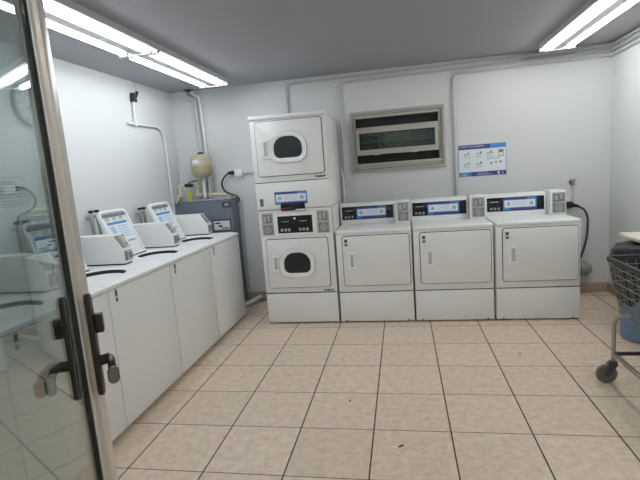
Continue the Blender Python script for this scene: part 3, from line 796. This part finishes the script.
t = thing('laundry_cart', 'wire laundry cart with dark bumper rim and grey caster wheels', 'cart', (2.83, .64, 0))
O = Vector((2.83, .64, 0))
X0, X1, Y0, Y1, ZT = 2.605-O.x, 3.055-O.x, .30-O.y, 1.0-O.y, .778
x0, x1, y0, y1, zb = 2.655-O.x, 3.005-O.x, .36-O.y, .935-O.y, .455
def lerp(a, b_, f): return a+(b_-a)*f
def rect_at(z):
    f = (z-zb)/(ZT-zb); return lerp(x0, X0, f), lerp(x1, X1, f), lerp(y0, Y0, f), lerp(y1, Y1, f)
b = B()
rim = [Vector(p+(0,)) for p in rrect(X0, X1, Y0, Y1, .03, 5)]; rim.append(rim[0])
rgs = []
for i, p in enumerate(rim[:-1]):
    c_ = Vector(((X0+X1)/2, (Y0+Y1)/2, 0)); d = (p-c_); d = Vector((math.copysign(1, d.x) if abs(d.x) > (X1-X0)/2-.031 else 0, math.copysign(1, d.y) if abs(d.y) > (Y1-Y0)/2-.031 else 0, 0))
    d = d.normalized() if d.length else Vector((1, 0, 0))
    rgs.append([p+d*ox+Vector((0, 0, ZT+oz)) for ox, oz in ((.012, -.014), (.016, 0), (.012, .012), (0, .016), (-.01, .012), (-.01, -.014))])
rgs.append(rgs[0]); b.loft(rgs, mat('grey_bumper', srgb(44, 47, 47), .5), cap0=False, cap1=False, smooth=False); b.build('bumper_rim', t)
b = B(); wr = .0024
for z in (.74, .695, .645, .59, .535, .49, .455):
    a0, a1, c0, c1 = rect_at(z); p = [(a0, c0, z), (a1, c0, z), (a1, c1, z), (a0, c1, z), (a0, c0, z)]
    b.tube(p, wr*1.35 if z in (.645, .49) else wr, WIRE, .012, 6)
ny, nx = 13, 9
for k in range(ny+1):
    f = k/ny
    b.tube([(X0, lerp(Y0, Y1, f), ZT), (x0, lerp(y0, y1, f), zb), (x1, lerp(y0, y1, f), zb), (X1, lerp(Y0, Y1, f), ZT)], wr*.8, WIRE, .012, 5)
for k in range(nx+1):
    f = k/nx
    b.tube([(lerp(X0, X1, f), Y0, ZT), (lerp(x0, x1, f), y0, zb), (lerp(x0, x1, f), y1, zb), (lerp(X0, X1, f), Y1, ZT)], wr*.8, WIRE, .012, 5)
b.build('wire_basket', t)
fx0, fx1, fy0, fy1 = 2.642-O.x, 3.02-O.x, .33-O.y, .985-O.y
b = B(); 
for sy, oy in ((fy0, .05), (fy1, -.06)):
    b.tube([(fx0+.06, sy+oy, zb-.008), (fx0+.02, sy+oy*.4, zb-.018), (fx0, sy, .39), (fx0, sy, .130)], .0115, CHROME, .04)
    b.tube([(fx1-.06, sy+oy, zb-.008), (fx1-.02, sy+oy*.4, zb-.018), (fx1, sy, .39), (fx1, sy, .130)], .0115, CHROME, .04)
b.box(fx0-.006, fx0+.012, fy0, fy1, .178, .198, CHROME, .002); b.box(fx1-.012, fx1+.006, fy0, fy1, .178, .198, CHROME, .002)
b.build('chassis', t)
B().box(fx0, fx1, fy1-.008, fy1+.010, .178, .198, BRONZE, .002).build('cross_bar', t); B().box(fx0, fx1, fy0-.010, fy0+.008, .178, .198, BRONZE, .002).build('cross_bar', t)
for px in (fx0, fx1):
    for py in (fy0, fy1):
        cw = (px-.036, py, .060)
        b = B(); b.cyl((px, py, .140), (px, py, .118), .024, CORD)
        for sg in (-1, 1):
            b.prism([(px+.022, .128), (px-.022, .128), (px-.050, .062), (px-.040, .050), (px-.022, .056)], 'y', py+sg*.017, py+sg*.021, CORD)
        b.box(px-.03, px+.022, py-.021, py+.021, .118, .130, CORD, .003)
        fk = b.build('caster_fork', t)
        b = B(); My = Matrix.Translation(cw) @ Matrix.Rotation(PI/2, 4, 'X')
        b.lathe([(.001, -.012), (.018, -.014), (.020, -.010), (.044, -.010), (.046, -.012), (.056, -.012), (.060, -.006), (.060, .006), (.056, .012), (.046, .012), (.044, .010), (.020, .010), (.018, .014), (.001, .012)], (0, 0, 0), mat('caster_grey', srgb(104, 104, 100), .6, var=.1, vscale=30), 30, M=My)
        b.build('caster_wheel', fk)

# ------------------------------------------------------------------ glass entrance door standing open on the left
th = math.radians(29.7)
n_ = Vector((math.cos(th), math.sin(th), 0)); tt = Vector((math.sin(th), -math.cos(th), 0))
F = Vector((.621, -.869, 0))
# local frame: X along door (from free edge to hinge), Y out of the visible face, Z up
DM = Matrix(((tt.x, n_.x, 0, F.x), (tt.y, n_.y, 0, F.y), (0, 0, 1, 0), (0, 0, 0, 1)))
d = bpy.data.objects.new('door_1', None); C.objects.link(d); struct(d); d.matrix_world = DM
DW, DH, TH, SW = .90, 2.12, .046, .12
b = B()
b.box(0, .085, -TH, 0, .012, DH, ALU, .0025); b.box(.080, SW, -TH+.008, -.010, .012, DH, ALU, .002)
b.box(-.004, .0, -TH+.010, -.010, .012, DH, SEAM)
b.build('lock_stile', d)
b = B(); b.box(DW-SW, DW, -TH, 0, .012, DH, ALU, .0025); b.build('hinge_stile', d)
b = B(); b.box(SW, DW-SW, -TH, 0, .012, .16, ALU, .0025); b.build('bottom_rail', d)
b = B(); b.box(SW, DW-SW, -TH, 0, DH-.10, DH, ALU, .0025); b.build('top_rail', d)
b = B(); b.box(SW, DW-SW, -.026, -.020, .16, DH-.10, DOORGL); b.build('glass_pane', d)
b = B()
for (a0, a1) in ((SW, SW+.010), (DW-SW-.010, DW-SW)):
    b.box(a0, a1, -.019, -.014, .16, DH-.10, SEAM); b.box(a0, a1, -.032, -.027, .16, DH-.10, SEAM)
b.build('glazing_gasket', d)
for sg, oy, nm in ((1, 0, 'inner'), (-1, -TH, 'outer')):
    b = B()
    xx = .078
    def Y(v): return oy+sg*v
    def bx(x0_, x1_, ya, yb_, z0_, z1_, m, bev): b.box(x0_, x1_, min(Y(ya), Y(yb_)), max(Y(ya), Y(yb_)), z0_, z1_, m, bev)
    b.prism(rrect(xx-.020, xx+.020, .900, 1.162, .018), 'y', Y(0), Y(.014), BRONZE, .004)
    hp = b.build('handle_plate', d)
    b = B(); bx(xx-.012, xx+.012, .014, .034, 1.062, 1.110, BRONZE, .004); b.build('lock_cylinder', hp)
    e_ = .044 if sg > 0 else .058
    b = B(); b.cyl((xx, Y(.012), .988), (xx, Y(e_-.008), .992), .013, BRONZE)
    b.tube([(xx-.004, Y(e_-.012), .992), (xx+.012, Y(e_-.004), .994), (xx+.045, Y(e_), .992), (xx+.062, Y(e_+.002), .980)], .0095, BRONZE, .015)
    b.build('lever', hp)
    b = B(); pr_ = rrect(-.013, .013, -.021, .021, .012)
    b.prism(pr_, 'y', -.005, .005, LEVER, .002, M=Matrix.Translation((xx+.064, Y(e_+.003), .970)) @ Matrix.Rotation(math.radians(-60), 4, 'Z'))
    b.build('lever_tip', hp)
for hz in (.25, 1.1, 1.95):
    b = B(); b.cyl((DW+.006, -.008, hz-.05), (DW+.006, -.008, hz+.05), .008, COIN); b.build('hinge', d)
# jamb post that carries the door
b = B(); b.box(DW+.014, DW+.12, -.10, .02, 0, ZC, ALU, .003); o = b.build('trim_1'); struct(o); o.matrix_world = DM

# ------------------------------------------------------------------ small things on the floor
tag(B().box(-.014, .014, -.005, .005, 0, .004, INK, .001).build('lint_scrap'), 'tiny dark lint scrap on a floor tile in the foreground, nearest the camera', 'lint').matrix_world = Matrix.Translation((1.364, .265, 0)) @ Matrix.Rotation(.6, 4, 'Z')
tag(B().box(-.007, .007, -.006, .006, 0, .004, INK, .001).build('lint_scrap'), 'tiny dark lint speck on the floor tiles in front of the middle dryer', 'lint').matrix_world = Matrix.Translation((2.213, 1.424, 0))
tag(B().box(-.006, .006, -.005, .005, 0, .003, INK, .001).build('lint_scrap'), 'tiny dark lint speck on the floor tiles in front of the stacked dryers', 'lint').matrix_world = Matrix.Translation((1.054, .712, 0))

# ------------------------------------------------------------------ world and view
wd = bpy.data.worlds.new('night'); bpy.context.scene.world = wd; wd.use_nodes = True
wd.node_tree.nodes['Background'].inputs[0].default_value = (.01, .012, .016, 1)
sc = bpy.context.scene
sc.view_settings.view_transform = 'Standard'; sc.view_settings.look = 'None'; sc.view_settings.gamma = 1
sc.view_settings.exposure = 0.43
sc.cycles.use_denoising = True
sc.cycles.max_bounces = 10; sc.cycles.diffuse_bounces = 6; sc.cycles.transparent_max_bounces = 12
sc.cycles.sample_clamp_indirect = 4
